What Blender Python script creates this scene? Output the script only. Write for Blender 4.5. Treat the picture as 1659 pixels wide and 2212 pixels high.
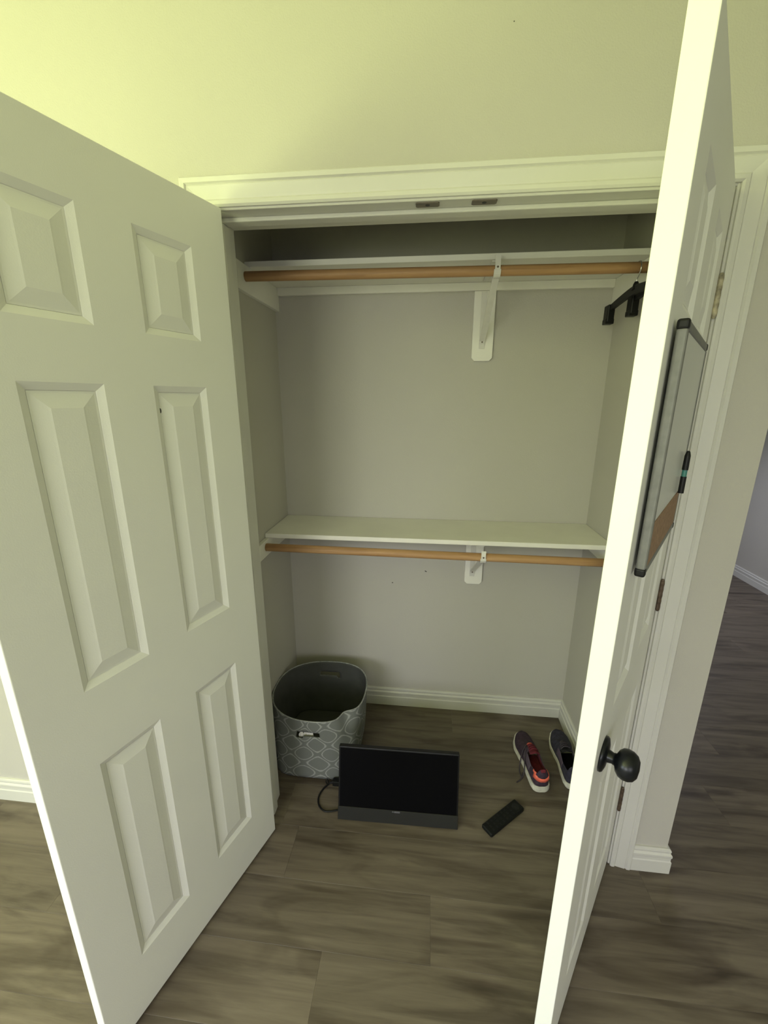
import bpy, bmesh, math, random
from mathutils import Vector, Matrix

for o in list(bpy.data.objects):
    bpy.data.objects.remove(o)
scene = bpy.context.scene
COL = scene.collection
random.seed(7)
PI = math.pi

# ------------------------------------------------------------------ camera
cam_data = bpy.data.cameras.new('camera')
cam = bpy.data.objects.new('camera', cam_data)
COL.objects.link(cam)
scene.camera = cam
R = ((0.9942852996, -0.0294386383, 0.1026163225),
     (0.1067436124, 0.2597889356, -0.9597476284),
     (0.0015950781, 0.9652165951, 0.2614467062))
M4 = Matrix(R).to_4x4()
M4.translation = Vector((0.57097, -1.16614, 1.57976))
cam.matrix_world = M4
cam_data.sensor_fit = 'HORIZONTAL'
cam_data.sensor_width = 36.0
cam_data.lens = 893.43 / 1659.0 * 36.0
cam_data.clip_start = 0.02
cam_data.clip_end = 60

# ------------------------------------------------------------------ world, light, exposure
world = bpy.data.worlds.new('world')
scene.world = world
world.use_nodes = True
bg = world.node_tree.nodes['Background']
bg.inputs['Color'].default_value = (0.75, 0.87, 1.0, 1)
bg.inputs['Strength'].default_value = 0.6

vs = scene.view_settings
vs.view_transform = 'Standard'
vs.look = 'None'
vs.gamma = 1.0
vs.use_curve_mapping = False
vs.exposure = 0.0

# room extents
XL, XR, YR, YH, ZC = -2.6, 3.46, -3.6, 3.3, 2.62
# window openings: one in the left bedroom wall, a wide unseen one added behind the viewer for fill, one at the end of the hall
W1 = (-3.35, -1.25, 0.70, 2.15)      # y0, y1, z0, z1 on wall_left
W2 = (1.75, 3.05, 0.75, 2.05)        # x0, x1, z0, z1 on wall_hall
W3 = (-1.60, 2.20, 0.75, 2.15)       # x0, x1, z0, z1 on wall_rear, opening added for fill light


def area_light(name, loc, normal, sx, sy, energy, color, spread=180):
    ld = bpy.data.lights.new(name, 'AREA')
    ld.shape = 'RECTANGLE'
    ld.size = sx
    ld.size_y = sy
    ld.energy = energy
    ld.color = color
    ld.spread = math.radians(spread)
    o = bpy.data.objects.new(name, ld)
    COL.objects.link(o)
    o.location = loc
    o.rotation_euler = Vector(normal).to_track_quat('-Z', 'Y').to_euler()
    return o


# daylight at the windows, with added fill along the rear wall: sky light (cool, heading down) and light thrown up by the sunlit lawn (green, heading up)
area_light('sky_and_fill', (XL + 0.30, -2.55, 1.45), (1, 0, -1), 1.5, 1.1, 46, (0.78, 0.86, 1.0), 130)
area_light('lawn_and_fill', (XL + 0.30, -2.00, 1.40), (1, 0, 1.3), 1.5, 1.1, 118, (0.89, 1.0, 0.40), 124)
area_light('sky_and_fill', (-0.75, YR + 0.3, 1.45), (0, 1, -1), 1.5, 1.1, 36, (0.86, 0.86, 1.0), 130)  # cool fill from the added rear window, left half
area_light('lawn_and_fill', (-0.75, YR + 0.3, 1.40), (0, 1, 1), 1.5, 1.1, 20, (0.94, 1.0, 0.42), 130)  # upward green fill from the same added window
area_light('sky_and_fill', (1.4, YR + 0.3, 1.45), (0, 1, -1), 1.5, 1.1, 14, (1.0, 0.96, 1.0), 130)  # near-neutral fill lamp added behind the viewer, right half
area_light('hall_daylight', ((W2[0] + W2[1]) / 2, YH - 0.25, 1.4), (0, -1, -1), 1.2, 1.0, 11, (0.80, 0.82, 1.0), 130)

# ------------------------------------------------------------------ materials
def nodes_of(name):
    m = bpy.data.materials.new(name)
    m.use_nodes = True
    nt = m.node_tree
    return m, nt, nt.nodes['Principled BSDF']


def mat(name, col, rough=0.5, metal=0.0, var=0.04, scale=6.0, bump=0.0, bscale=200.0, coat=0.0, spec=0.5):
    m, nt, b = nodes_of(name)
    N, L = nt.nodes, nt.links
    b.inputs['Roughness'].default_value = rough
    b.inputs['Metallic'].default_value = metal
    b.inputs['Specular IOR Level'].default_value = spec
    if coat:
        b.inputs['Coat Weight'].default_value = coat
    tc = N.new('ShaderNodeTexCoord')
    nz = N.new('ShaderNodeTexNoise')
    nz.inputs['Scale'].default_value = scale
    nz.inputs['Detail'].default_value = 4
    L.new(tc.outputs['Object'], nz.inputs['Vector'])
    cr = N.new('ShaderNodeValToRGB')
    cr.color_ramp.elements[0].position = 0.3
    cr.color_ramp.elements[1].position = 0.7
    cr.color_ramp.elements[0].color = (*[max(0, c * (1 - var)) for c in col], 1)
    cr.color_ramp.elements[1].color = (*[min(1, c * (1 + var)) for c in col], 1)
    L.new(nz.outputs['Fac'], cr.inputs['Fac'])
    L.new(cr.outputs['Color'], b.inputs['Base Color'])
    if bump:
        n2 = N.new('ShaderNodeTexNoise')
        n2.inputs['Scale'].default_value = bscale
        n2.inputs['Detail'].default_value = 2
        L.new(tc.outputs['Object'], n2.inputs['Vector'])
        bp = N.new('ShaderNodeBump')
        bp.inputs['Strength'].default_value = bump
        bp.inputs['Distance'].default_value = 0.002
        L.new(n2.outputs['Fac'], bp.inputs['Height'])
        L.new(bp.outputs['Normal'], b.inputs['Normal'])
    return m


def wood_mat(name, c1, c2, c3, rough, along='x', random_tint=0.0, stretch=14.0, knots=False):
    m, nt, b = nodes_of(name)
    N, L = nt.nodes, nt.links
    b.inputs['Roughness'].default_value = rough
    tc = N.new('ShaderNodeTexCoord')
    oi = N.new('ShaderNodeObjectInfo')
    off = N.new('ShaderNodeVectorMath'); off.operation = 'SCALE'
    off.inputs[0].default_value = (37.0, 53.0, 19.0)
    L.new(oi.outputs['Random'], off.inputs['Scale'])
    add = N.new('ShaderNodeVectorMath'); add.operation = 'ADD'
    L.new(tc.outputs['Object'], add.inputs[0]); L.new(off.outputs[0], add.inputs[1])
    mp = N.new('ShaderNodeMapping')
    mp.inputs['Scale'].default_value = (1.0, stretch, stretch) if along == 'x' else (stretch, stretch, 1.0)
    L.new(add.outputs[0], mp.inputs['Vector'])
    grain = N.new('ShaderNodeTexNoise')
    grain.inputs['Scale'].default_value = 2.2
    grain.inputs['Detail'].default_value = 7
    grain.inputs['Roughness'].default_value = 0.62
    grain.inputs['Distortion'].default_value = 0.6
    L.new(mp.outputs[0], grain.inputs['Vector'])
    cr = N.new('ShaderNodeValToRGB')
    e = cr.color_ramp.elements
    e[0].position = 0.30; e[0].color = (*c1, 1)
    e[1].position = 0.72; e[1].color = (*c3, 1)
    k = e.new(0.5); k.color = (*c2, 1)
    L.new(grain.outputs['Fac'], cr.inputs['Fac'])
    col = cr.outputs['Color']
    if knots:
        mp2 = N.new('ShaderNodeMapping'); mp2.inputs['Scale'].default_value = (1.6, 7.0, 1.0)
        L.new(add.outputs[0], mp2.inputs['Vector'])
        kn = N.new('ShaderNodeTexNoise'); kn.inputs['Scale'].default_value = 1.5; kn.inputs['Detail'].default_value = 3
        kn.inputs['Distortion'].default_value = 1.0
        L.new(mp2.outputs[0], kn.inputs['Vector'])
        kr = N.new('ShaderNodeValToRGB')
        kr.color_ramp.elements[0].position = 0.50; kr.color_ramp.elements[0].color = (1, 1, 1, 1)
        kr.color_ramp.elements[1].position = 0.72; kr.color_ramp.elements[1].color = (0.50, 0.46, 0.44, 1)
        L.new(kn.outputs['Fac'], kr.inputs['Fac'])
        mx = N.new('ShaderNodeMix'); mx.data_type = 'RGBA'; mx.blend_type = 'MULTIPLY'
        mx.inputs['Factor'].default_value = 1.0
        L.new(col, mx.inputs['A']); L.new(kr.outputs['Color'], mx.inputs['B'])
        col = mx.outputs['Result']
    if random_tint:
        hs = N.new('ShaderNodeHueSaturation')
        mr = N.new('ShaderNodeMapRange')
        mr.inputs['To Min'].default_value = 1 - random_tint
        mr.inputs['To Max'].default_value = 1 + random_tint
        L.new(oi.outputs['Random'], mr.inputs['Value'])
        L.new(mr.outputs['Result'], hs.inputs['Value'])
        L.new(col, hs.inputs['Color'])
        col = hs.outputs['Color']
    L.new(col, b.inputs['Base Color'])
    bp = N.new('ShaderNodeBump'); bp.inputs['Strength'].default_value = 0.12; bp.inputs['Distance'].default_value = 0.001
    L.new(grain.outputs['Fac'], bp.inputs['Height'])
    L.new(bp.outputs['Normal'], b.inputs['Normal'])
    return m


def lattice_mat(name, base, line):
    """grey fabric printed with a pale double diamond trellis, in the fabric's own u, v (metres)"""
    m, nt, b = nodes_of(name)
    N, L = nt.nodes, nt.links
    b.inputs['Roughness'].default_value = 0.9
    uv = N.new('ShaderNodeUVMap')
    sp = N.new('ShaderNodeSeparateXYZ'); L.new(uv.outputs['UV'], sp.inputs[0])

    def mth(op, a, bb=None):
        n = N.new('ShaderNodeMath'); n.operation = op
        for i, v in enumerate((a, bb)):
            if v is None: continue
            if isinstance(v, (int, float)): n.inputs[i].default_value = v
            else: L.new(v, n.inputs[i])
        return n.outputs[0]
    ca = mth('COSINE', mth('MULTIPLY', sp.outputs['X'], 2 * PI / 0.112))
    cb = mth('COSINE', mth('MULTIPLY', sp.outputs['Y'], 2 * PI / 0.100))
    g = mth('ADD', mth('ADD', ca, cb), mth('MULTIPLY', mth('MULTIPLY', ca, cb), 0.15))
    ag = mth('ABSOLUTE', g)
    nz = N.new('ShaderNodeTexNoise'); nz.inputs['Scale'].default_value = 160
    L.new(uv.outputs['UV'], nz.inputs['Vector'])
    ag = mth('ADD', ag, mth('MULTIPLY', mth('SUBTRACT', nz.outputs['Fac'], 0.5), 0.22))
    cr = N.new('ShaderNodeValToRGB')
    e = cr.color_ramp.elements
    e[0].position = 0.22; e[0].color = (0, 0, 0, 1)
    e[1].position = 0.34; e[1].color = (1, 1, 1, 1)
    x = e.new(0.50); x.color = (1, 1, 1, 1)
    x = e.new(0.62); x.color = (0, 0, 0, 1)
    L.new(ag, cr.inputs['Fac'])
    mx = N.new('ShaderNodeMix'); mx.data_type = 'RGBA'
    mx.inputs['A'].default_value = (*base, 1); mx.inputs['B'].default_value = (*line, 1)
    L.new(cr.outputs['Color'], mx.inputs['Factor'])
    L.new(mx.outputs['Result'], b.inputs['Base Color'])
    return m


def glass_mat(name):
    m = bpy.data.materials.new(name); m.use_nodes = True
    nt = m.node_tree; N, L = nt.nodes, nt.links
    N.remove(N['Principled BSDF'])
    tr = N.new('ShaderNodeBsdfTransparent'); gl = N.new('ShaderNodeBsdfGlossy'); gl.inputs['Roughness'].default_value = 0.02
    mx = N.new('ShaderNodeMixShader'); mx.inputs[0].default_value = 0.06
    L.new(tr.outputs[0], mx.inputs[1]); L.new(gl.outputs[0], mx.inputs[2])
    L.new(mx.outputs[0], N['Material Output'].inputs['Surface'])
    return m


MW = mat('wall_paint', (0.52, 0.50, 0.45), 0.75, var=0.02, scale=2.0, bump=0.25, bscale=260)
MC = mat('ceiling_paint', (0.78, 0.77, 0.74), 0.85, var=0.01, bump=0.2, bscale=120)
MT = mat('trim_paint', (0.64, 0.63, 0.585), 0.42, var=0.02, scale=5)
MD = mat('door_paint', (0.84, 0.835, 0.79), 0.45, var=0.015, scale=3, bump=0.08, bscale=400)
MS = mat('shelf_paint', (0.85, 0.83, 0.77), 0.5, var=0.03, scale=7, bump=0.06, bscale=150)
MB = mat('bracket_paint', (0.72, 0.70, 0.66), 0.45, var=0.04, scale=30)
MROD = wood_mat('rod_wood', (0.30, 0.155, 0.065), (0.43, 0.245, 0.11), (0.52, 0.32, 0.155), 0.55, stretch=26)
MPL = wood_mat('plank_vinyl', (0.082, 0.064, 0.047), (0.138, 0.111, 0.082), (0.182, 0.150, 0.112), 0.42, random_tint=0.09, knots=True)
MSUB = mat('subfloor', (0.05, 0.04, 0.035), 0.9)
MBRZ = mat('dark_bronze', (0.006, 0.007, 0.009), 0.30, metal=0.0, var=0.3, scale=40, spec=0.35)
MHINGE = mat('hinge_bronze', (0.12, 0.085, 0.06), 0.45, metal=0.5, var=0.4, scale=60)
MBRASS = mat('worn_brass', (0.36, 0.32, 0.22), 0.5, metal=0.15, var=0.6, scale=60)
MSTRIKE = mat('strike_metal', (0.16, 0.135, 0.11), 0.55, metal=0.2, var=0.15, scale=50)
MBLK = mat('black_plastic', (0.007, 0.007, 0.007), 0.45, var=0.2, spec=0.3)
MBLK2 = mat('remote_plastic', (0.006, 0.007, 0.006), 0.55, var=0.2, spec=0.25)
MSCR = mat('screen_glass', (0.003, 0.003, 0.0035), 0.22, var=0.05, spec=0.05)
MBEZ = mat('bezel_grey', (0.017, 0.017, 0.015), 0.5, var=0.08, spec=0.3)
MLOGO = mat('logo_grey', (0.10, 0.10, 0.11), 0.4)
MALU = mat('aluminium', (0.22, 0.22, 0.21), 0.6, metal=0.25, var=0.10, scale=60)
MWB = mat('whiteboard', (0.60, 0.61, 0.59), 0.3, var=0.01)
MCORK = mat('cork', (0.30, 0.19, 0.12), 0.9, var=0.22, scale=120, bump=0.4, bscale=300)
MTEAL = mat('teal_plastic', (0.05, 0.22, 0.19), 0.45)
MCHROME = mat('wire_steel', (0.7, 0.7, 0.68), 0.25, metal=1.0)
MSCREW = mat('screw_head', (0.16, 0.13, 0.09), 0.5, metal=0.5)
MFAB = lattice_mat('lattice_fabric', (0.150, 0.158, 0.142), (0.30, 0.31, 0.285))
MLIN = mat('basket_lining', (0.075, 0.077, 0.068), 0.95, var=0.08, scale=20, bump=0.3, bscale=500)
MRIM = mat('basket_piping', (0.30, 0.31, 0.29), 0.9, var=0.35, scale=60)
MPAPER = mat('torn_board', (0.82, 0.80, 0.72), 0.85, var=0.05, scale=60)
MUP = mat('shoe_mesh', (0.040, 0.022, 0.040), 0.85, var=0.35, scale=90, bump=0.5, bscale=900)
MUP2 = mat('shoe_mesh_dark', (0.026, 0.024, 0.042), 0.85, var=0.45, scale=60, bump=0.5, bscale=900)
MOVL = mat('shoe_overlay', (0.085, 0.062, 0.085), 0.7, var=0.15, scale=60)
MRED = mat('shoe_lining', (0.13, 0.012, 0.022), 0.9, var=0.35, scale=50)
MCOR = mat('shoe_coral', (0.85, 0.16, 0.10), 0.6, var=0.2, scale=70)
MSOLE = mat('shoe_sole', (0.58, 0.56, 0.48), 0.7, var=0.12, scale=80)
MLACE = mat('shoe_lace', (0.05, 0.04, 0.05), 0.9, var=0.3, scale=90)
MSCUFF = mat('scuff', (0.05, 0.045, 0.04), 0.8)
MVINYL = mat('window_vinyl', (0.80, 0.80, 0.78), 0.4)
MGLASS = glass_mat('window_glass')

# ------------------------------------------------------------------ helpers
def obj(name, bm, m, parent=None, loc=None, rot=None, smooth=False, bevel=0.0, segs=1):
    bmesh.ops.recalc_face_normals(bm, faces=bm.faces)
    me = bpy.data.meshes.new(name)
    bm.to_mesh(me)
    bm.free()
    if isinstance(m, (list, tuple)):
        for x in m: me.materials.append(x)
    else:
        me.materials.append(m)
    if smooth:
        me.polygons.foreach_set('use_smooth', [True] * len(me.polygons))
    o = bpy.data.objects.new(name, me)
    COL.objects.link(o)
    if parent is not None: o.parent = parent
    if loc is not None: o.location = loc
    if rot is not None: o.rotation_euler = rot
    if bevel:
        md = o.modifiers.new('bevel', 'BEVEL')
        md.width = bevel; md.segments = segs; md.limit_method = 'ANGLE'; md.angle_limit = math.radians(50)
    return o


def thing(name, loc=(0, 0, 0), rot=(0, 0, 0)):
    o = bpy.data.objects.new(name, None)
    o.empty_display_size = 0.05
    COL.objects.link(o)
    o.location = loc
    o.rotation_euler = rot
    return o


def tag(o, label, cat, group=None):
    o['label'] = label
    o['category'] = cat
    if group: o['group'] = group
    return o


def struct(o, label=None, cat=None):
    o['kind'] = 'structure'
    if label: o['label'] = label
    if cat: o['category'] = cat
    return o


def box(bm, x0, x1, y0, y1, z0, z1):
    v = [bm.verts.new(p) for p in ((x0, y0, z0), (x1, y0, z0), (x1, y1, z0), (x0, y1, z0),
                                   (x0, y0, z1), (x1, y0, z1), (x1, y1, z1), (x0, y1, z1))]
    for f in ((0, 3, 2, 1), (4, 5, 6, 7), (0, 1, 5, 4), (1, 2, 6, 5), (2, 3, 7, 6), (3, 0, 4, 7)):
        bm.faces.new([v[i] for i in f])
    return bm


def B(*boxes):
    bm = bmesh.new()
    for b in boxes: box(bm, *b)
    return bm


def loft(bm, rings, closed=True, cap=True):
    vs_ = [[bm.verts.new(p) for p in r] for r in rings]
    n = len(rings[0])
    for a, b in zip(vs_[:-1], vs_[1:]):
        for i in range(n if closed else n - 1):
            j = (i + 1) % n
            bm.faces.new((a[i], a[j], b[j], b[i]))
    if cap and closed:
        bm.faces.new(vs_[0][::-1]); bm.faces.new(vs_[-1])
    return vs_


def tube(bm, pts, r, n=8, cap=True):
    pts = [Vector(p) for p in pts]
    rings = []
    up = None
    for i, p in enumerate(pts):
        t = (pts[min(i + 1, len(pts) - 1)] - pts[max(i - 1, 0)]).normalized()
        if up is None:
            up = t.orthogonal().normalized()
        up = (up - t * up.dot(t)).normalized()
        s = t.cross(up)
        rr = r[i] if isinstance(r, (list, tuple)) else r
        rings.append([p + (up * math.cos(2 * PI * k / n) + s * math.sin(2 * PI * k / n)) * rr for k in range(n)])
    loft(bm, rings, True, cap)
    return bm


def T(pts, r, n=8):
    return tube(bmesh.new(), pts, r, n)


def spline(pts, per=8):
    """Catmull-Rom samples through pts"""
    P = [Vector(p) for p in pts]
    P = [2 * P[0] - P[1]] + P + [2 * P[-1] - P[-2]]
    out = []
    for i in range(1, len(P) - 2):
        for k in range(per):
            t = k / per
            a, b, c, d = P[i - 1:i + 3]
            out.append(0.5 * ((2 * b) + (c - a) * t + (2 * a - 5 * b + 4 * c - d) * t * t + (3 * b - a - 3 * c + d) * t ** 3))
    out.append(P[-2])
    return out


def lathe(prof, n=24, axis='z'):
    """prof: list of (r, h)"""
    bm = bmesh.new()
    rings = []
    for r, h in prof:
        ring = []
        for k in range(n):
            a = 2 * PI * k / n
            x, y = r * math.cos(a), r * math.sin(a)
            ring.append((x, y, h) if axis == 'z' else ((x, h, y) if axis == 'y' else (h, x, y)))
        rings.append(ring)
    loft(bm, rings)
    return bm


def extrude_profile(prof, a, b, mitre_a=0.0, mitre_b=0.0, frame=None):
    """prof: (u, d) points; path from a to b; frame = (U, D) unit vectors; mitre shifts the ends along the path by u * mitre"""
    a, b = Vector(a), Vector(b)
    U, Dv = Vector(frame[0]), Vector(frame[1])
    t = (b - a).normalized()
    bm = bmesh.new()
    r1 = [a + U * u + Dv * d - t * (u * mitre_a) for u, d in prof]
    r2 = [b + U * u + Dv * d + t * (u * mitre_b) for u, d in prof]
    loft(bm, [r1, r2])
    return bm


# ------------------------------------------------------------------ shell
OW = 1.24317          # opening width between the jambs
D = 0.7136            # closet back wall
CL, CR = -0.1006, 1.2907
XC = 1.4253           # outside corner to the hall
WT = 0.1096           # front wall thickness
JD = 0.1296           # jamb depth
HH = 2.045            # head jamb underside

bm = bmesh.new()
# front wall as one surface around the closet opening
ox0, ox1, oz = -0.02, OW + 0.02, HH + 0.02
box(bm, XL, ox0, 0, WT, 0, oz); box(bm, ox1, XC, 0, WT, 0, oz); box(bm, XL, XC, 0, WT, oz, ZC)
wall_front = struct(obj('wall_front', bm, MW), 'grey painted wall above and beside the closet opening', 'wall')
obj('nail_hole', lathe([(0.0005, 0), (0.0012, 0), (0.0012, 0.0006), (0.0005, 0.0006)], 8, 'y'), MSCUFF, wall_front, loc=(0.728, -0.0004, 2.372))

wall_cb = struct(obj('wall_closet_back', B((CL - 0.1, CR, D, D + 0.1, 0, ZC)), MW), 'grey back wall inside the closet', 'wall')
for (x, z, w_, h_) in ((0.575, 0.775, 0.010, 0.004), (0.413, 0.707, 0.006, 0.004)):
    obj('scuff', B((-w_ / 2, w_ / 2, -0.0006, 0, -h_ / 2, h_ / 2)), MSCUFF, wall_cb, loc=(x, D, z), rot=(0, 0.5, 0))
struct(obj('wall_closet_left', B((CL - 0.1, CL, WT, D, 0, ZC)), MW), 'grey left side wall inside the closet', 'wall')
struct(obj('wall_closet_right', B((CR, XC, WT, YH, 0, ZC)), MW), 'grey wall between the closet and the hall', 'wall')
struct(obj('ceiling_closet', B((CL, CR, WT, D, 2.44, 2.48)), MW), 'closet ceiling above the top shelf', 'ceiling')


def wall_with_hole(name, x0, x1, ya, yb, win):
    y0, y1, z0, z1 = win
    return obj(name, B((x0, x1, ya, y0, 0, ZC), (x0, x1, y1, yb, 0, ZC), (x0, x1, y0, y1, 0, z0), (x0, x1, y0, y1, z1, ZC)), MW)


struct(wall_with_hole('wall_left', XL - 0.12, XL, YR, WT, W1), 'grey left bedroom wall with the window', 'wall')
struct(obj('wall_right', B((XR, XR + 0.12, YR, YH, 0, ZC)), MW), 'grey far right wall of the hall', 'wall')
struct(obj('wall_rear', B((XL - 0.12, W3[0], YR - 0.12, YR, 0, ZC), (W3[1], XR + 0.12, YR - 0.12, YR, 0, ZC), (W3[0], W3[1], YR - 0.12, YR, 0, W3[2]), (W3[0], W3[1], YR - 0.12, YR, W3[3], ZC)), MW), 'grey wall behind the viewer', 'wall')
struct(obj('wall_hall', B((XC, W2[0], YH, YH + 0.12, 0, ZC), (W2[1], XR, YH, YH + 0.12, 0, ZC), (W2[0], W2[1], YH, YH + 0.12, 0, W2[2]), (W2[0], W2[1], YH, YH + 0.12, W2[3], ZC)), MW), 'grey wall at the end of the hall', 'wall')
struct(obj('ceiling', B((XL - 0.12, XR + 0.12, YR - 0.1, 0, ZC, ZC + 0.1), (XC, XR + 0.12, 0, YH + 0.1, ZC, ZC + 0.1)), MC), 'white bedroom ceiling', 'ceiling')


def window(name, loc, rz, width, h, label):
    w = struct(thing(name, loc, (0, 0, rz)), label, 'window')
    y0, y1, z0, z1 = -width / 2, width / 2, 0, h
    hw, h = (y1 - y0) / 2, z1 - z0
    f = 0.05
    obj('window_frame', B((-0.035, 0.035, -hw, -hw + f, 0, h), (-0.035, 0.035, hw - f, hw, 0, h),
                          (-0.035, 0.035, -hw + f, hw - f, 0, f), (-0.035, 0.035, -hw + f, hw - f, h - f, h)), MVINYL, w, bevel=0.003)
    obj('meeting_rail', B((-0.025, 0.025, -hw + f, hw - f, h / 2 - 0.02, h / 2 + 0.02)), MVINYL, w)
    for a, b in ((f, h / 2 - 0.02), (h / 2 + 0.02, h - f)):
        obj('pane', B((-0.002, 0.002, -hw + f, hw - f, a, b)), MGLASS, w)
    return w


window('window_1', (XL - 0.06, (W1[0] + W1[1]) / 2, W1[2]), 0, W1[1] - W1[0], W1[3] - W1[2], 'white sash window in the left bedroom wall')
window('window_2', ((W2[0] + W2[1]) / 2, YH + 0.06, W2[2]), PI / 2, W2[1] - W2[0], W2[3] - W2[2], 'white sash window in the hall')
window('window_fill', ((W3[0] + W3[1]) / 2, YR - 0.06, W3[2]), PI / 2, W3[1] - W3[0], W3[3] - W3[2], 'unseen white sash window added behind the viewer for fill light')  # added as the source for the rear fill lamps

# floor: sub-floor slab with vinyl planks laid along x
floor = struct(obj('floor', B((XL - 0.1, XR + 0.1, YR - 0.08, YH + 0.08, -0.06, -0.0065)), MSUB), 'grey brown wood look plank floor', 'floor')
PW, PLEN = 0.178, 1.22
plank_meshes = {}


def plank_mesh(length):
    key = round(length, 2)
    if key in plank_meshes: return plank_meshes[key]
    bm = bmesh.new()
    g, c = 0.0001, 0.0003
    hx, hy = key / 2 - g, PW / 2 - g
    rings = [[(-hx, -hy, -0.0065), (hx, -hy, -0.0065), (hx, hy, -0.0065), (-hx, hy, -0.0065)],
             [(-hx, -hy, -c), (hx, -hy, -c), (hx, hy, -c), (-hx, hy, -c)],
             [(-hx + c, -hy + c, 0), (hx - c, -hy + c, 0), (hx - c, hy - c, 0), (-hx + c, hy - c, 0)]]
    loft(bm, rings)
    bmesh.ops.recalc_face_normals(bm, faces=bm.faces)
    me = bpy.data.meshes.new('plank')
    bm.to_mesh(me); bm.free()
    me.materials.append(MPL)
    plank_meshes[key] = me
    return me


row_joint = {0: 0.12, 1: 0.05, 2: 0.55, 3: -0.20, 4: 0.73, -1: 0.62, -2: 0.30, -3: 0.98, -4: 0.52}
k0 = math.floor((YR + 0.168) / PW)
k1 = math.ceil((YH + 0.168) / PW)
for k in range(k0, k1):
    yc = -0.168 + PW * (k + 0.5)
    if yc - PW / 2 < YR - 0.08 or yc + PW / 2 > YH + 0.08: continue
    x0_, x1_ = XL - 0.05, XR + 0.05
    if yc > D + 0.1: x0_ = XC - 0.05
    j = row_joint.get(k, random.uniform(0, PLEN))
    xs = []
    x = j - PLEN * 6
    while x < x1_:
        if x > x0_ + 0.06 and x < x1_ - 0.06: xs.append(x)
        x += PLEN
    xs = [x0_] + xs + [x1_]
    for a, b in zip(xs[:-1], xs[1:]):
        o = bpy.data.objects.new('plank', plank_mesh(b - a))
        COL.objects.link(o)
        o.parent = floor
        o.location = ((a + b) / 2, yc, 0)

# ------------------------------------------------------------------ trim: jambs, stops, casing, baseboards
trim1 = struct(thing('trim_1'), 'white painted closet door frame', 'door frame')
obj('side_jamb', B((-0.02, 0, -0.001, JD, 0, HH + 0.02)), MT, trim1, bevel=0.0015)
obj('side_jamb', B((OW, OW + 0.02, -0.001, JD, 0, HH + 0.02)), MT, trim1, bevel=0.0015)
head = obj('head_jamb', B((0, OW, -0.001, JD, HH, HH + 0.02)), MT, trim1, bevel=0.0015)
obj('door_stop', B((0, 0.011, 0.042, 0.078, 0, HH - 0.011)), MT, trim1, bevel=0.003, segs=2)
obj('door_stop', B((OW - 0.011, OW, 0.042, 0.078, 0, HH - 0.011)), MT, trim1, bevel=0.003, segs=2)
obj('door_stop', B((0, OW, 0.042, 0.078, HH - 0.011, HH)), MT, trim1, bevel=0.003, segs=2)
for xa, xb in ((0.522, 0.580), (0.658, 0.718)):
    bm = bmesh.new()
    hx, hy, ch = (xb - xa) / 2, 0.0125, 0.004
    ring = [(-hx + ch, -hy), (hx - ch, -hy), (hx, -hy + ch), (hx, hy - ch), (hx - ch, hy), (-hx + ch, hy), (-hx, hy - ch), (-hx, -hy + ch)]
    loft(bm, [[(x, y, 0) for x, y in ring], [(x, y, -0.0022) for x, y in ring]])
    sp = obj('strike_plate', bm, MSTRIKE, trim1, loc=((xa + xb) / 2, 0.019, HH))
    sp['label'] = 'dark metal catch plate under the head jamb'
    obj('catch_hole', lathe([(0.0005, -0.0026), (0.0055, -0.0026), (0.0055, -0.002), (0.0005, -0.002)], 14), MBLK, sp)

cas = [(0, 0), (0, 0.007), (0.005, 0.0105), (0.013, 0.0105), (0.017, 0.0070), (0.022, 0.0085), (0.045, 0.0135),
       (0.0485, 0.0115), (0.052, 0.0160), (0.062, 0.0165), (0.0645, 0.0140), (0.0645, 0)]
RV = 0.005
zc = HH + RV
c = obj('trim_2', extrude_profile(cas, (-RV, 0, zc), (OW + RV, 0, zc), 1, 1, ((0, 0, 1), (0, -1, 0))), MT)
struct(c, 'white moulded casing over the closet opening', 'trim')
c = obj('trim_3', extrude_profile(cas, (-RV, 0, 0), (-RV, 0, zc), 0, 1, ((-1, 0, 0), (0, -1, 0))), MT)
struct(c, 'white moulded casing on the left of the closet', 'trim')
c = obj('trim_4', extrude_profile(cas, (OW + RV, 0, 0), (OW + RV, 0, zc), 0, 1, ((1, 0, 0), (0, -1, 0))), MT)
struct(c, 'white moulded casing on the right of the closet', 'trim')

bb = [(0, 0), (0, 0.0145), (0.050, 0.0145), (0.054, 0.0120), (0.066, 0.0120), (0.070, 0.0140), (0.078, 0.0140),
      (0.084, 0.0090), (0.092, 0.0105), (0.098, 0.0090), (0.1008, 0.0055), (0.1008, 0)]
Z = (0, 0, 1)


def baseboard(name, a, b, d, label, ma=0, mb=0):
    # d: direction out of the wall; ma / mb = 1 mitres outward at that end
    a, b = Vector(a), Vector(b)
    t = (b - a).normalized()
    dv = Vector(d)
    bm = bmesh.new()
    r1 = [a + Vector(Z) * u + dv * dd - t * (dd * ma) for u, dd in bb]
    r2 = [b + Vector(Z) * u + dv * dd + t * (dd * mb) for u, dd in bb]
    loft(bm, [r1, r2])
    return struct(obj(name, bm, MT), label, 'baseboard')


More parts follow.
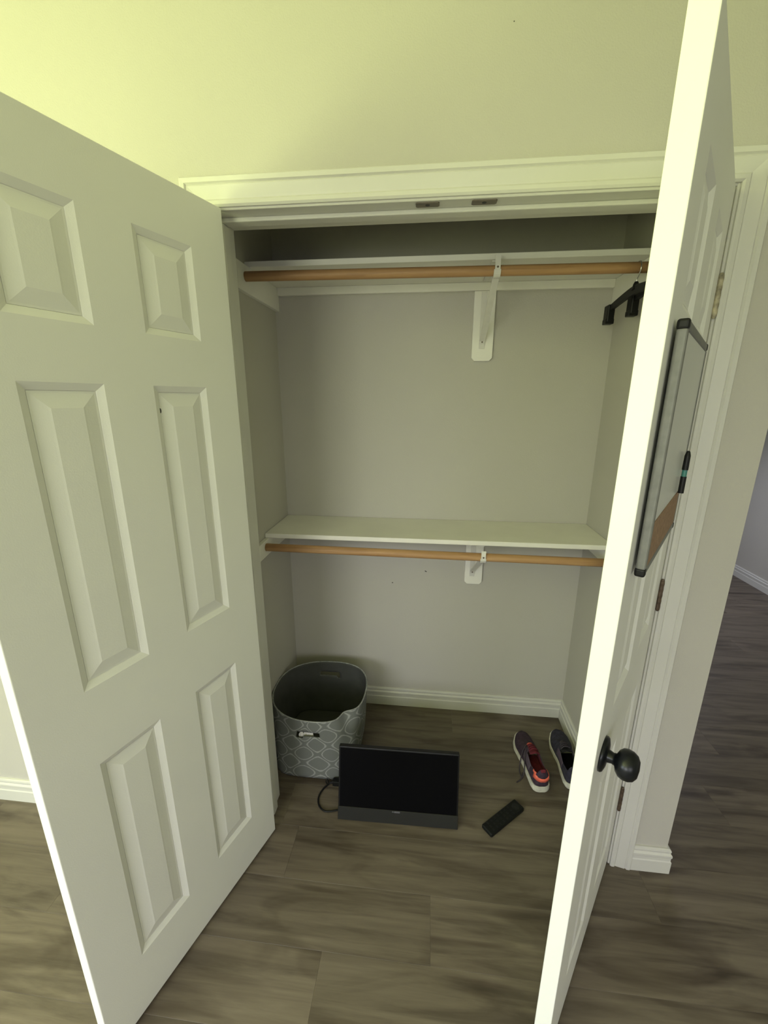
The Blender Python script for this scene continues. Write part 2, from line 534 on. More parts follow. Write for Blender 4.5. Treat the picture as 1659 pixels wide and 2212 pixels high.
baseboard('baseboard_closet_back', (CL, D, 0), (CR, D, 0), (0, -1, 0), 'white baseboard along the closet back wall', -1, -1)
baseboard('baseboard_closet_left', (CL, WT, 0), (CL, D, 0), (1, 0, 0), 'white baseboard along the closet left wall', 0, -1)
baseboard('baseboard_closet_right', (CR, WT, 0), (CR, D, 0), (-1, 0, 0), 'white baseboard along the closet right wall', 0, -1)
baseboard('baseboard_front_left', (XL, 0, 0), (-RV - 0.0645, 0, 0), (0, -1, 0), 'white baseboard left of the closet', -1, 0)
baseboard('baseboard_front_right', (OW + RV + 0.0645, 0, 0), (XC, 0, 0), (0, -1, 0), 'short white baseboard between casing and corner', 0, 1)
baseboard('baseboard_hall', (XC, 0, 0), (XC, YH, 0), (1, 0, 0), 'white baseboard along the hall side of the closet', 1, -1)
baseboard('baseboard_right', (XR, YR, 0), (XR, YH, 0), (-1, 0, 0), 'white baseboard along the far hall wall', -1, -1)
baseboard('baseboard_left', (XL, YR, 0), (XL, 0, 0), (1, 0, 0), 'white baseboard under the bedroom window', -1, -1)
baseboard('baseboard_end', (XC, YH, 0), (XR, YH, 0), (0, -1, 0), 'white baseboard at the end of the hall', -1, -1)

# ------------------------------------------------------------------ six panel doors
DW, DH, DT = OW / 2 - 0.003, 2.03, 0.035
PX = ((0.107, 0.255), (DW - 0.255, DW - 0.107))
PZ = ((0.180, 0.794), (0.978, 1.598), (1.706, 1.915))


def door(name, sx, loc, rz, label):
    d = struct(thing(name, loc, (0, 0, rz)), label, 'door')
    X = lambda a: sx * (a + 0.002)
    Y = lambda b: b + 0.005
    bm = bmesh.new()
    xs = sorted([0, DW] + [v for p in PX for v in p])
    zs = sorted([0, DH] + [v for p in PZ for v in p])
    holes = [(px, pz) for px in PX for pz in PZ]
    st, dep = 0.015, 0.0070
    for side in (0, 1):
        y = Y(0) if side == 0 else Y(DT)
        yin = Y(dep) if side == 0 else Y(DT - dep)
        for i in range(len(xs) - 1):
            for k in range(len(zs) - 1):
                a, b_, c_, e_ = xs[i], xs[i + 1], zs[k], zs[k + 1]
                q = [(X(a), y, c_), (X(b_), y, c_), (X(b_), y, e_), (X(a), y, e_)]
                if ((a, b_), (c_, e_)) in holes:
                    r = [(X(a + st), yin, c_ + st), (X(b_ - st), yin, c_ + st), (X(b_ - st), yin, e_ - st), (X(a + st), yin, e_ - st)]
                    v1 = [bm.verts.new(p) for p in q]; v2 = [bm.verts.new(p) for p in r]
                    for m_ in range(4):
                        n_ = (m_ + 1) % 4
                        bm.faces.new((v1[m_], v1[n_], v2[n_], v2[m_]))
                else:
                    bm.faces.new([bm.verts.new(p) for p in q])
    for a, b_ in zip(xs[:-1], xs[1:]):
        for z in (0, DH):
            bm.faces.new([bm.verts.new(p) for p in ((X(a), Y(0), z), (X(b_), Y(0), z), (X(b_), Y(DT), z), (X(a), Y(DT), z))])
    for a, b_ in zip(zs[:-1], zs[1:]):
        for x in (0, DW):
            bm.faces.new([bm.verts.new(p) for p in ((X(x), Y(0), a), (X(x), Y(0), b_), (X(x), Y(DT), b_), (X(x), Y(DT), a))])
    # inner walls joining the two recesses of a hole so the slab is closed
    for (a, b_), (c_, e_) in holes:
        r0 = [(X(a + st), Y(dep), c_ + st), (X(b_ - st), Y(dep), c_ + st), (X(b_ - st), Y(dep), e_ - st), (X(a + st), Y(dep), e_ - st)]
        r1 = [(x, Y(DT - dep), z) for x, y, z in r0]
        v1 = [bm.verts.new(p) for p in r0]; v2 = [bm.verts.new(p) for p in r1]
        for m_ in range(4):
            n_ = (m_ + 1) % 4
            bm.faces.new((v1[m_], v1[n_], v2[n_], v2[m_]))
    bmesh.ops.remove_doubles(bm, verts=bm.verts, dist=1e-5)
    obj('slab', bm, MD, d, bevel=0.0018, segs=2)
    for (a, b_), (c_, e_) in holes:
        bm = bmesh.new()
        def ring(i, y):
            return [(X(a + st + i), y, c_ + st + i), (X(b_ - st - i), y, c_ + st + i), (X(b_ - st - i), y, e_ - st - i), (X(a + st + i), y, e_ - st - i)]
        lo, hi = dep, 0.0015
        loft(bm, [ring(0.031, Y(hi)), ring(0.027, Y(hi + 0.001)), ring(0.004, Y(lo)), ring(0.0, Y(lo)),
                  ring(0.0, Y(DT - lo)), ring(0.004, Y(DT - lo)), ring(0.027, Y(DT - hi - 0.001)), ring(0.031, Y(DT - hi))])
        obj('panel', bm, MD, d)
    return d


TL, TR = 1.89765, 0.97617
ZB = 0.012
door1 = door('door_1', 1, (0, -0.005, ZB), -TL, 'white six panel closet door swung open on the left')
door2 = door('door_2', -1, (OW, -0.005, ZB), TR, 'white six panel closet door with black knob on the right')


def hinge(d, sx, z, m, label=None):
    h = obj('hinge', T([(0, 0, z - 0.045 + i * 0.09 / 10) for i in range(11)], [0.0058, 0.0064] * 5 + [0.0058], 12), m, d)
    # leaf let into the door edge and the pin tips
    obj('hinge_leaf', B((sx * 0.0, sx * 0.0019, 0.002, 0.034, z - 0.044, z + 0.044)), m, h)
    obj('hinge_pin', T([(0, 0, z - 0.049), (0, 0, z - 0.046), (0, 0, z + 0.046), (0, 0, z + 0.050)], [0.003, 0.0045, 0.0045, 0.003], 10), m, h)
    if label: h['label'] = label
    return h


for z, m in ((1.807, MBRASS), (1.028, MHINGE), (0.282, MHINGE)):
    hinge(door1, 1, z, m)
    hinge(door2, -1, z, m, 'worn brass hinge with chipped paint' if m is MBRASS else 'dark bronze hinge')
# jamb leaves of the right-hand hinges
for z, m in ((1.807, MBRASS), (1.028, MHINGE), (0.282, MHINGE)):
    obj('hinge_leaf', B((OW - 0.0018, OW + 0.0002, -0.004, 0.034, z + ZB - 0.044, z + ZB + 0.044)), m, trim1)
# small dark chip in the paint of the left door
obj('paint_chip', lathe([(0.0005, 0), (0.0026, 0), (0.0026, 0.0008), (0.0005, 0.0008)], 10, 'y'), MSCUFF, door1,
    loc=(0.243, 0.005 + DT - 0.0068, 1.543)).scale = (1, 1, 2.2)

# knob on the right door (outer face looks along -y in the door's own axes)
kx, kz = -(0.551 + 0.002), 0.908 - ZB
knob = obj('knob', lathe([(0.0005, 0.004), (0.0125, 0.003), (0.0125, -0.006), (0.0105, -0.014), (0.012, -0.019), (0.020, -0.022), (0.0265, -0.028),
                          (0.0290, -0.036), (0.0280, -0.045), (0.0235, -0.053), (0.015, -0.058), (0.0005, -0.0595)], 28, 'y'), MBRZ, door2,
           loc=(kx, 0.0, kz), smooth=True)
knob['label'] = 'round black door knob'
obj('rosette', lathe([(0.0005, 0.0049), (0.0345, 0.0049), (0.0345, 0.001), (0.032, -0.002), (0.022, -0.005), (0.0005, -0.006)], 28, 'y'), MBRZ, knob, smooth=True)

# ------------------------------------------------------------------ closet shelves, rods, brackets
def shelf(name, zt, yf, zc0, back_h, label):
    s = tag(thing(name, (0, 0, zt)), label, 'shelf')
    obj('board', B((CL + 0.001, CR - 0.001, yf, D - 0.001, -0.019, 0)), MS, s, bevel=0.0015)
    obj('side_cleat', B((CL + 0.0005, CL + 0.019, 0.315, D - 0.001, zc0 - zt, -0.0195)), MS, s, bevel=0.001)
    obj('side_cleat', B((CR - 0.019, CR - 0.0005, 0.315, D - 0.001, zc0 - zt, -0.0195)), MS, s, bevel=0.001)
    obj('back_cleat', B((CL + 0.0195, CR - 0.0195, D - 0.019, D - 0.001, -0.0195 - back_h, -0.0195)), MS, s, bevel=0.001)
    return s


shelf('closet_shelf', 2.053, 0.419, 1.944, 0.030, 'upper white painted closet shelf under the door head')
shelf('closet_shelf', 1.040, 0.418, 0.955, 0.030, 'lower white painted closet shelf at waist height')


def rod(z0, z1, label):
    o = obj('closet_rod', T([(CL + 0.0195 + (CR - CL - 0.039) * i / 12, 0.38, z0 + (z1 - z0) * i / 12) for i in range(13)], 0.0162, 20), MROD, smooth=True)
    return tag(o, label, 'rod')


rod(1.9945, 1.986, 'upper wooden hanging rod with black hangers at its right end')
rod(0.9935, 0.984, 'lower wooden hanging rod under the waist high shelf')


def bracket(x, zt, zr, z_low, bx0, bx1, bz0, bz1, label):
    """zt shelf underside, zr rod centre, z_low where the brace meets the wall plate"""
    b = tag(thing('shelf_bracket', (x, D, z_low)), label, 'bracket')
    o = lambda X, Y, Zz: (X - x, Y - D, Zz - z_low)
    # backing board with clipped lower corners
    c_ = 0.012
    ring = [(bx0 + c_, bz0), (bx1 - c_, bz0), (bx1, bz0 + c_), (bx1, bz1), (bx0, bz1), (bx0, bz0 + c_)]
    bm = bmesh.new()
    loft(bm, [[o(X, D - 0.001, q) for X, q in ring], [o(X, D - 0.0185, q) for X, q in ring]])
    obj('backing_board', bm, MS, b, bevel=0.001)
    y0 = D - 0.0187
    hw = 0.011

    def strip(pts, w=hw, t=0.0022):
        bm = bmesh.new()
        rings = []
        P = [Vector((0, y, z)) for y, z in pts]
        for i, p in enumerate(P):
            tt = (P[min(i + 1, len(P) - 1)] - P[max(i - 1, 0)]).normalized()
            n_ = Vector((0, -tt.z, tt.y))
            rings.append([o(x - w, *(p + n_ * t)[1:]), o(x + w, *(p + n_ * t)[1:]), o(x + w, *(p - n_ * t)[1:]), o(x - w, *(p - n_ * t)[1:])])
        loft(bm, rings)
        return bm
    obj('wall_plate', strip([(y0 - 0.002, z_low - 0.03), (y0 - 0.002, zt - 0.035)]), MB, b)
    obj('top_arm', strip([(y0 - 0.020, zt - 0.0026), (0.425, zt - 0.0026)]), MB, b)
    # brace rises to the rod, runs under it and hooks up in front of it
    r = 0.0195
    path = [(y0 - 0.006, z_low - 0.012), (y0 - 0.012, z_low)]
    for i in range(7):
        a = -PI * 0.30 - i * (PI * 0.70 / 6)
        path.append((0.38 + r * math.cos(a), zr + r * math.sin(a)))
    obj('brace', strip(path), MB, b)
    obj('rod_hook', strip([(0.38 - r - 0.001, zr - 0.004), (0.38 - r - 0.001, zr + 0.012), (0.38 - r + 0.002, zt - 0.002)], 0.0085, 0.0016), MB, b)
    for (yy, zz) in ((0.38 - r - 0.0028, zr + 0.006), (y0 - 0.0122, z_low - 0.006)):
        obj('screw', lathe([(0.0004, 0), (0.0034, 0), (0.0030, -0.0014), (0.0004, -0.0018)], 10, 'y'), MSCREW, b, loc=o(x, yy, zz))
    return b


bracket(0.776, 2.0335, 1.9890, 1.815, 0.737, 0.822, 1.737, 2.0025, 'white metal bracket and backing board under the upper shelf')
bracket(0.794, 1.0205, 0.9872, 0.800, 0.760, 0.842, 0.728, 0.9900, 'white metal bracket and backing board under the lower shelf')

# ------------------------------------------------------------------ black hangers on the upper rod
def hanger(x, zr, L, drop, rz, label):
    h = tag(thing('clip_hanger', (x, 0.38, zr), (0, 0, rz)), label, 'hanger', 'black hangers on the upper rod')
    pts = [(0, 0.0170, -0.006), (0, 0.0145, 0.011), (0, 0.003, 0.0182), (0, -0.011, 0.0150), (0, -0.0190, 0.003), (0, -0.0185, -0.010), (0, -0.010, -0.024), (0, -0.001, -0.034), (0, 0, -0.055)]
    obj('hook', T(spline(pts, 6), 0.0017, 8), MCHROME, h, smooth=True)
    # flat plastic arms falling away on both sides of the neck
    bm = bmesh.new()
    rings = []
    za = -0.062
    for i in range(-8, 9):
        t = i / 8
        zc_ = za - drop * abs(t) ** 1.4
        hh = 0.015 - 0.004 * abs(t)
        hx = 0.0065
        rings.append([(-hx, t * L, zc_ - hh), (hx, t * L, zc_ - hh), (hx, t * L, zc_ + hh * 0.8), (-hx, t * L, zc_ + hh * 0.8)])
    loft(bm, rings)
    obj('arm', bm, MBLK, h, bevel=0.002, segs=2)
    obj('neck', T([(0, 0, -0.040), (0, 0, -0.046), (0, 0, -0.064)], [0.005, 0.008, 0.012], 10), MBLK, h)
    for s in (-1, 1):
        zc_ = za - drop
        cl = obj('clip', B((-0.0125, 0.0125, s * L - 0.020, s * L + 0.020, zc_ - 0.046, zc_ + 0.013)), MBLK, h, bevel=0.004, segs=2)
        obj('clip_pad', B((-0.0150, 0.0150, s * L - 0.016, s * L + 0.016, zc_ - 0.052, zc_ - 0.034)), MBLK, cl, bevel=0.002)
    return h


hanger(1.216, 1.9862, 0.190, 0.022, 0.0, 'black plastic hanger on the upper rod, its clip farther from the door')
hanger(1.2505, 1.9862, 0.085, 0.014, 0.0, 'small black plastic hanger on the upper rod, nearest the door edge')

# ------------------------------------------------------------------ board hung on the right door
def door_pt(s, off, z):
    """point on the outer face of the right door: s from the hinge, off outwards"""
    x, y = -(s + 0.002), 0.005 - off
    c_, s_ = math.cos(TR), math.sin(TR)
    return Vector((OW + x * c_ - y * s_, -0.005 + x * s_ + y * c_, z))


b0, b1, bz0, bz1, bf = 0.205, 0.577, 1.296, 1.692, 0.0195
bd = tag(thing('message_board', door_pt(b0, 0.0, bz0), (0, 0, TR)), 'grey framed whiteboard with a brown cork strip hung on the right closet door', 'whiteboard')
bw, bh = b1 - b0, bz1 - bz0
fr = 0.016
LX = lambda a: -a          # local x runs towards the hinge, so the free edge is at -bw
def lb(x0, x1, y0, y1, z0, z1): return (x0, x1, y0, y1, z0, z1)
obj('backing', B(lb(-bw + 0.004, -0.004, -bf + 0.005, -0.006, 0.004, bh - 0.004)), MBEZ, bd)
obj('writing_surface', B(lb(-bw + fr, -fr, -bf + 0.0015, -bf + 0.005, 0.092, bh - fr)), MWB, bd)
obj('cork_strip', B(lb(-bw + fr, -fr, -bf + 0.0005, -bf + 0.005, fr, 0.092)), MCORK, bd)
for a in ((-bw, -bw + fr, 0, bh), (-fr, 0, 0, bh)):
    obj('frame_rail', B(lb(a[0], a[1], -bf, -0.005, a[2] + 0.012, a[3] - 0.012)), MALU, bd, bevel=0.004, segs=3)
for a in ((0, fr), (bh - fr, bh)):
    obj('frame_rail', B(lb(-bw + 0.012, -0.012, -bf, -0.005, a[0], a[1])), MALU, bd, bevel=0.004, segs=3)
for x in (-bw, -0.014):
    for z in (0, bh - 0.014):
        obj('corner_cap', B(lb(x - 0.0005, x + 0.0145, -bf - 0.0008, -0.004, z - 0.0005, z + 0.0145)), MBLK, bd, bevel=0.004, segs=3)
# dry erase marker held upright against the board's hinge side
mk = tag(thing('dry_erase_marker', door_pt(0.262, 0.0250, 1.388), (0, 0, TR)), 'black and teal marker upright on the whiteboard', 'marker')
obj('barrel', T([(0, 0, 0.0), (0, 0, 0.036)], 0.0055, 14), MBLK, mk, smooth=False)
obj('band', T([(0, 0, 0.036), (0, 0, 0.050)], 0.0048, 14), MTEAL, mk)
obj('cap', T([(0, 0, 0.050), (0, 0, 0.080), (0, 0, 0.088), (0, 0, 0.090)], [0.0058, 0.0055, 0.0035, 0.002], 14), MBLK, mk)

# ------------------------------------------------------------------ laundry basket
def basket():
    H = 0.302
    cx, cy = 0.112, 0.418
    b = tag(thing('laundry_basket', (cx, cy, 0)), 'grey trellis patterned fabric basket standing in the closet corner', 'basket')
    N_, Mr = 120, 26

    def ring(v):
        hx = 0.183 + 0.026 * v ** 0.8
        hy = 0.199 + 0.005 * v
        ex = 5.0 - 2.6 * v ** 0.8
        out = []
        for i in range(N_):
            a = 2 * PI * i / N_
            ca, sa = math.cos(a), math.sin(a)
            x = hx * math.copysign(abs(ca) ** (2 / ex), ca)
            y = hy * math.copysign(abs(sa) ** (2 / ex), sa)
            # soft fabric: a dent in the right front of the rim, slight bulges below
            d = v ** 3 * 0.026 * math.exp(-((a - (2 * PI - 0.80)) / 0.22) ** 2)
            w = 1 - d / 0.2 + 0.006 * math.sin(3 * a + 4 * v) * (1 - v)
            out.append((x * w, y * w))
        return out
    bm = bmesh.new()
    uvl = bm.loops.layers.uv.new('UVMap')
    R0 = ring(0.5)
    arc = [0]
    for i in range(N_):
        p, q = R0[i], R0[(i + 1) % N_]
        arc.append(arc[-1] + math.hypot(q[0] - p[0], q[1] - p[1]))
    # shift so the pattern is centred on the front
    i_front = int(N_ * 0.75)
    a0 = arc[i_front] - 0.028
    vs_ = []
    for j in range(Mr + 1):
        v = j / Mr
        vs_.append([bm.verts.new((x, y, 0.003 + (H - 0.003) * v + (0.006 * math.sin(2 * (2 * PI * i / N_) + 0.8) * v ** 2))) for i, (x, y) in enumerate(ring(v))])

    hz0, hz1 = 0.214, 0.241
    for j in range(Mr):
        for i in range(N_):
            k = (i + 1) % N_
            xm = (vs_[j][i].co.x + vs_[j][k].co.x) / 2
            zm = (vs_[j][i].co.z + vs_[j + 1][i].co.z) / 2
            ym = vs_[j][i].co.y
            if hz0 < zm < hz1 and -0.062 < xm < 0.042 and abs(ym) > 0.15:
                continue
            f = bm.faces.new((vs_[j][i], vs_[j][k], vs_[j + 1][k], vs_[j + 1][i]))
            f.smooth = True
            us = (arc[i] - a0, arc[i + 1] - a0)
            zz = (H * j / Mr, H * (j + 1) / Mr)
            for lp, (u, w) in zip(f.loops, ((us[0], zz[0]), (us[1], zz[0]), (us[1], zz[1]), (us[0], zz[1]))):
                lp[uvl].uv = (u, w - 0.03)
    body = obj('body', bm, [MFAB, MLIN], b, smooth=True)
    sm = body.modifiers.new('solid', 'SOLIDIFY')
    sm.thickness = 0.004; sm.offset = -1; sm.material_offset = 1; sm.use_even_offset = False; sm.material_offset_rim = 0
    bm = bmesh.new()
    r0 = ring(0.0)
    loft(bm, [[(x * 0.99, y * 0.99, 0.001) for x, y in r0], [(x * 0.99, y * 0.99, 0.006) for x, y in r0]])
    obj('bottom', bm, MLIN, b)
    top = ring(1.0)
    pts = [(x, y, H + 0.006 * math.sin(2 * (2 * PI * i / N_) + 0.8)) for i, (x, y) in enumerate(top)]
    obj('rim', tube(bmesh.new(), pts + pts[:2], 0.0026, 8), MRIM, b, smooth=True)
    # torn pale board of the stiffener showing in the front handle slot
    tx = [-0.052, -0.046, -0.041, -0.036, -0.030, -0.023, -0.017, -0.011, -0.005, 0.002, 0.008, 0.013]
    tz = [0.214, 0.223, 0.231, 0.224, 0.222, 0.234, 0.245, 0.243, 0.243, 0.234, 0.224, 0.212]
    bm = bmesh.new()
    yf = -0.186
    rings = [[(x, yf + 0.003 * math.sin(9 * i), 0.200), (x, yf + 0.003 * math.sin(9 * i), z), (x, yf + 0.004 + 0.003 * math.sin(9 * i), z - 0.002), (x, yf + 0.004 + 0.003 * math.sin(9 * i), 0.200)]
             for i, (x, z) in enumerate(zip(tx, tz))]
    loft(bm, rings)
    obj('torn_stiffener', bm, MPAPER, b)['label'] = 'torn white board inside the handle slot'
    return b


basket()

# ------------------------------------------------------------------ monitor
mlean = math.atan2(0.063, 0.287)
mon = tag(thing('flat_monitor', (0.4925, 0.0575, 0.0), (0, 0, 0.018)), 'black flat screen monitor leaning back on the closet floor', 'monitor')
mw, mh = 0.231, 0.2935
tilt = Matrix.Rotation(-mlean, 4, 'X')


def tilted(bm):
    bmesh.ops.transform(bm, matrix=tilt, verts=bm.verts)
    return bm


SK = 0.0048    # lifts the tilted rear bottom edge clear of the floor
obj('casing', tilted(B((-mw, mw, 0.001, 0.022, SK, mh))), MBLK, mon, bevel=0.003, segs=2)
obj('screen', tilted(B((-mw + 0.006, mw - 0.006, -0.0012, 0.003, 0.056, mh - 0.007))), MSCR, mon)
bez = obj('lower_bezel', tilted(B((-mw, mw, -0.0030, 0.003, SK - 0.003, 0.055))), MBEZ, mon, bevel=0.001)
obj('logo', tilted(B((-0.012, 0.010, -0.0036, -0.0030, 0.047, 0.0535), (-0.020, -0.014, -0.0036, -0.0030, 0.048, 0.0525))), MLOGO, bez)
# rear prop that keeps it standing
bm = bmesh.new()
tube(bm, [(0, 0.055, 0.16), (0, 0.135, 0.004)], 0.008, 8)
box(bm, -0.07, 0.07, 0.126, 0.146, 0.0005, 0.008)
obj('rear_prop', bm, MBLK, mon)
cb = tag(thing('power_cable', (0, 0, 0)), 'thin black cable looped beside the monitor', 'cable')
obj('cord', T(spline([(0.206, 0.203, 0.012), (0.192, 0.194, 0.007), (0.172, 0.166, 0.004), (0.164, 0.130, 0.004), (0.176, 0.096, 0.004), (0.206, 0.076, 0.004), (0.250, 0.085, 0.004), (0.30, 0.112, 0.004)], 8), 0.0034, 8), MBLK, cb, smooth=True)
obj('plug', B((0.208, 0.246, 0.190, 0.213, 0.0005, 0.024)), MBLK, cb, bevel=0.003, segs=2)
obj('strain_relief', T([(0.196, 0.198, 0.009), (0.210, 0.202, 0.012)], [0.0045, 0.007], 8), MBLK, cb)
obj('cable_tie', T(spline([(0.190, 0.198, 0.012), (0.181, 0.208, 0.016), (0.178, 0.200, 0.010), (0.188, 0.190, 0.005)], 5), 0.0024, 6), MBLK, cb)

# ------------------------------------------------------------------ remote control
p0, p1 = Vector((0.8305, 0.060, 0)), Vector((0.976, 0.183, 0))
rc = tag(thing('remote_control', tuple((p0 + p1) / 2), (0, 0, math.atan2(p1.y - p0.y, p1.x - p0.x))), 'black remote control lying on the floor before the sneakers', 'remote')
rl = (p1 - p0).length / 2
obj('case', B((-rl, rl, -0.025, 0.025, 0.0005, 0.018)), MBLK2, rc, bevel=0.005, segs=3)
MKEY = mat('remote_key', (0.012, 0.013, 0.012), 0.6, spec=0.25)
for i in range(7):
    for j in range(3):
        obj('button', B((-0.0035, 0.0035, -0.0045, 0.0045, 0, 0.0016)), MKEY, rc, loc=(-rl + 0.022 + i * 0.019, (j - 1) * 0.0145, 0.0178))
obj('dial', lathe([(0.0005, 0), (0.014, 0), (0.014, 0.0012), (0.008, 0.002), (0.0005, 0.0016)], 20), MKEY, rc, loc=(rl - 0.026, 0, 0.0178))

# ------------------------------------------------------------------ sneakers
def lerp_tab(tab, t):
    for (a, va), (b, vb) in zip(tab[:-1], tab[1:]):
        if a <= t <= b:
            f = (t - a) / (b - a)
            f = f * f * (3 - 2 * f)
            return va + (vb - va) * f
    return tab[-1][1]


SW_L = [(0, 0.006), (0.005, 0.0135), (0.013, 0.0200), (0.026, 0.0260), (0.045, 0.0300), (0.10, 0.0338), (0.25, 0.035), (0.42, 0.035), (0.60, 0.043), (0.74, 0.048), (0.86, 0.043), (0.95, 0.030), (0.98, 0.020), (0.993, 0.012), (1, 0.004)]
SW_R = [(0, 0.006), (0.005, 0.0135), (0.013, 0.0200), (0.026, 0.0260), (0.045, 0.0300), (0.10, 0.0338), (0.25, 0.034), (0.42, 0.032), (0.60, 0.039), (0.74, 0.043), (0.86, 0.038), (0.95, 0.027), (0.98, 0.018), (0.993, 0.011), (1, 0.004)]
SH = [(0, 0.070), (0.04, 0.082), (0.12, 0.074), (0.26, 0.058), (0.40, 0.074), (0.50, 0.070), (0.64, 0.053), (0.80, 0.038), (0.92, 0.029), (1, 0.010)]


def sneaker(loc, rot, mir, mup, mlin, label, laces):
    L_ = 0.285
    s = tag(thing('sneaker', loc, rot), label, 'shoe', 'pair of sneakers')
    wl = lambda t: lerp_tab(SW_L, t)
    wr = lambda t: lerp_tab(SW_R, t)
    hgt = lambda t: lerp_tab(SH, t)
    Yp = lambda t: (t - 0.5) * L_
    sole = lambda t: 0.030 - 0.008 * t + 0.014 * max(0, t - 0.8) * 2
    toe = lambda t: 0.014 * max(0, (t - 0.72) / 0.28) ** 2     # toe spring
    ts = [0, 0.005, 0.013, 0.026, 0.045, 0.07, 0.1, 0.15, 0.2, 0.26, 0.32, 0.38, 0.44, 0.5, 0.56, 0.62, 0.68, 0.74, 0.8, 0.86, 0.91, 0.95, 0.968, 0.98, 0.993, 1]
    # sole
    bm = bmesh.new()
    rings = []
    for t in ts:
        a, b_ = wl(t) + 0.005, wr(t) + 0.005
        z0, z1 = toe(t), sole(t) + toe(t)
        rings.append([(-a * mir * 0.92, Yp(t), z0), (b_ * mir * 0.92, Yp(t), z0), (b_ * mir * 1.02, Yp(t), z0 + 0.008), (b_ * mir * 0.99, Yp(t), z1),
                      (0, Yp(t), z1 - 0.002), (-a * mir * 0.99, Yp(t), z1), (-a * mir * 1.02, Yp(t), z0 + 0.008)])
    loft(bm, rings)
    obj('sole', bm, MSOLE, s, smooth=False, bevel=0.002, segs=2)
    # upper
    NP = 24
    bm = bmesh.new()
    V = []

    def up_pt(t, ph, grow=0.0):
        c_, sn = math.cos(ph), math.sin(ph)
        hw = (wl(t) if c_ > 0 else wr(t)) + grow
        x = -math.copysign(abs(c_) ** 0.75, c_) * hw * mir
        z = sole(t) + toe(t) - 0.004 + (hgt(t) + grow) * sn ** 0.85
        return (x, Yp(t), z)
    for t in ts:
        V.append([bm.verts.new(up_pt(t, PI * i / NP)) for i in range(NP + 1)])

    def open_half(t):
        if t < 0.045 or t > 0.62: return -1
        if t < 0.44: return 0.74
        return 0.30
    for a in range(len(ts) - 1):
        tm = (ts[a] + ts[a + 1]) / 2
        oh = open_half(tm)
        for i in range(NP):
            ph = PI * (i + 0.5) / NP
            if abs(ph - PI / 2) < oh: continue
            f = bm.faces.new((V[a][i], V[a][i + 1], V[a + 1][i + 1], V[a + 1][i]))
            f.smooth = True
    bm.faces.new(V[0]); bm.faces.new(V[-1][::-1])
    up = obj('upper', bm, [mup, mlin], s, smooth=True)
    md = up.modifiers.new('solid', 'SOLIDIFY'); md.thickness = 0.0035; md.offset = -1; md.material_offset = 1
    md.use_even_offset = False
    ss = up.modifiers.new('sub', 'SUBSURF'); ss.levels = 1; ss.render_levels = 1
    # insole
    bm = bmesh.new()
    tt = [0.03, 0.08, 0.15, 0.25, 0.35, 0.45, 0.55]
    rings = [[(-wl(t) * 0.86 * mir, Yp(t), sole(t) + 0.002), (wr(t) * 0.86 * mir, Yp(t), sole(t) + 0.002), (wr(t) * 0.86 * mir, Yp(t), sole(t) + 0.006), (-wl(t) * 0.86 * mir, Yp(t), sole(t) + 0.006)] for t in tt]
    loft(bm, rings)
    obj('insole', bm, mlin, s)
    # tongue
    bm = bmesh.new()
    rings = []
    for k in range(8):
        t = 0.36 + 0.30 * k / 7
        z = sole(t) + toe(t) + hgt(t) * (0.94 if k else 1.02)
        w_ = 0.021 - 0.004 * k / 7
        rings.append([(-w_, Yp(t), z - 0.006), (0, Yp(t), z), (w_, Yp(t), z - 0.006), (w_, Yp(t), z - 0.010), (0, Yp(t), z - 0.004), (-w_, Yp(t), z - 0.010)])
    loft(bm, rings)
    obj('tongue', bm, mlin, s, smooth=True)
    # lace rungs over the throat
    for k in range(5):
        t = 0.44 + 0.042 * k
        z = sole(t) + toe(t) + hgt(t) * 0.97
        w_ = 0.019 - 0.0012 * k
        bm = T(spline([(-w_, Yp(t - 0.01), z - 0.006), (-w_ * 0.4, Yp(t), z + 0.002), (w_ * 0.4, Yp(t), z + 0.002), (w_, Yp(t + 0.01), z - 0.006)], 4), 0.0024, 6)
        obj('lace', bm, MCOR if (k == 4 and mlin is MRED) else (MRED if mlin is MRED else MLACE), s)
    # overlays: side patch and heel counter, sitting just proud of the mesh
    def patch(name, t0, t1, p0_, p1_, m, nt=8, npp=8):
        bm = bmesh.new()
        g = [[up_pt(t0 + (t1 - t0) * i / nt, p0_ + (p1_ - p0_) * j / npp, 0.0016) for j in range(npp + 1)] for i in range(nt + 1)]
        vv = [[bm.verts.new(p) for p in row] for row in g]
        for i in range(nt):
            for j in range(npp):
                bm.faces.new((vv[i][j], vv[i][j + 1], vv[i + 1][j + 1], vv[i + 1][j]))
        o = obj(name, bm, m, s, smooth=True)
        md = o.modifiers.new('solid', 'SOLIDIFY'); md.thickness = 0.0015; md.offset = -1
        return o
    patch('side_overlay', 0.24, 0.50, 0.25, 0.80, MOVL)
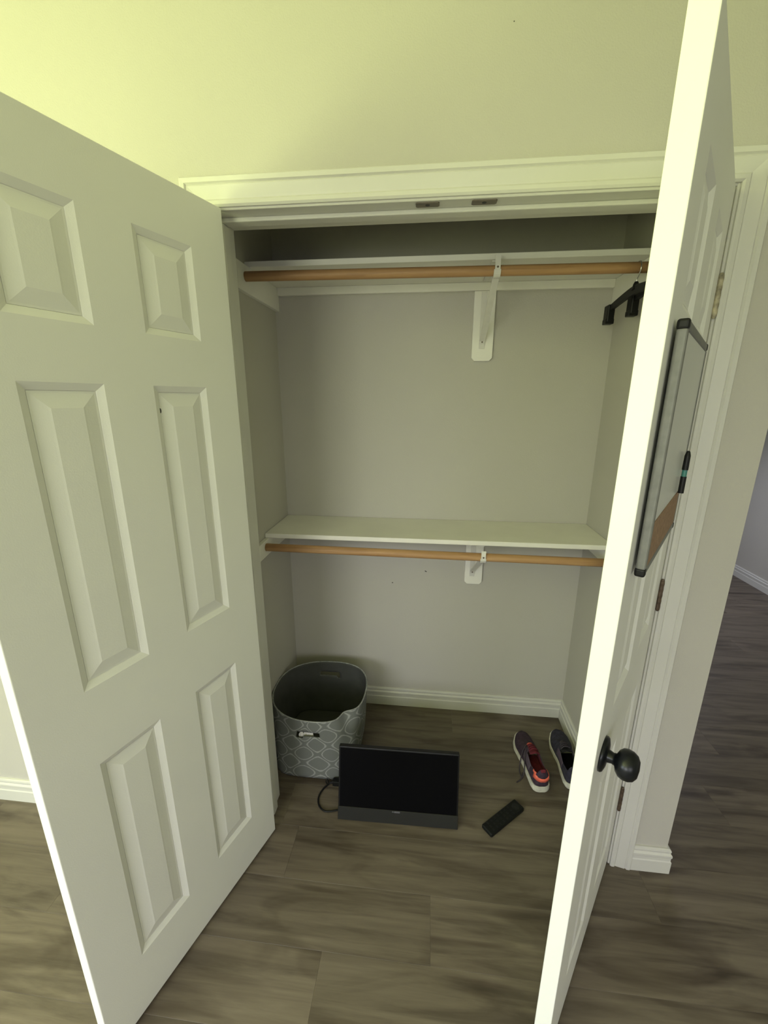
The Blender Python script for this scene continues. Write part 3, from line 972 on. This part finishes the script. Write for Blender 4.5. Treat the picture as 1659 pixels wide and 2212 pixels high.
    patch('side_overlay', 0.24, 0.50, PI - 0.80, PI - 0.25, MOVL)
    if mlin is MRED:
        patch('heel_tab', 0.010, 0.034, 1.25, PI - 1.25, MRED)
        # coral band wrapping the heel with a fork running up each side
        def heel_band(name, ph0, ph1, t1):
            tl = [t1, t1 * 0.66, t1 * 0.4, 0.03, 0.012, 0.0]
            lo = [up_pt(t, ph0, 0.0022) for t in tl] + [up_pt(t, PI - ph0, 0.0022) for t in tl[::-1]]
            hi_ = [up_pt(t, ph1, 0.0022) for t in tl] + [up_pt(t, PI - ph1, 0.0022) for t in tl[::-1]]
            for row in (lo, hi_):
                for i in (5, 6): row[i] = (row[i][0], row[i][1] - 0.0018, row[i][2])
            bm = bmesh.new()
            va = [bm.verts.new(p) for p in lo]; vb = [bm.verts.new(p) for p in hi_]
            for i in range(len(va) - 1):
                bm.faces.new((va[i], va[i + 1], vb[i + 1], vb[i]))
            o = obj(name, bm, MCOR, s, smooth=True)
            md = o.modifiers.new('solid', 'SOLIDIFY'); md.thickness = 0.0015; md.offset = 0
        heel_band('heel_band', 0.34, 0.62, 0.09)
        patch('heel_fork', 0.055, 0.14, 0.62, 0.78, MCOR)
        patch('heel_fork', 0.055, 0.14, PI - 0.78, PI - 0.62, MCOR)
    for pts in laces:
        obj('lace_end', T(spline(pts, 6), 0.0024, 6), MLACE, s)
    return s


# laces given in the shoe's own axes (x right, y towards the toe)
sneaker((1.068, 0.398, 0), (0, 0, 0.10), 1, MUP, MRED, 'purple sneaker with red lining and coral heel beside the remote',
        [[(-0.018, 0.02, 0.085), (-0.040, 0.00, 0.070), (-0.052, -0.015, 0.020), (-0.062, -0.045, 0.003), (-0.060, -0.075, 0.003), (-0.050, -0.050, 0.003)],
         [(-0.018, 0.01, 0.085), (-0.040, -0.03, 0.065), (-0.048, -0.060, 0.010), (-0.070, -0.085, 0.003), (-0.090, -0.098, 0.003)]])
sneaker((1.224, 0.420, 0.006), (0, -0.13, -0.02), -1, MUP2, MBLK, 'dark navy sneaker half hidden behind the right closet door',
        [])
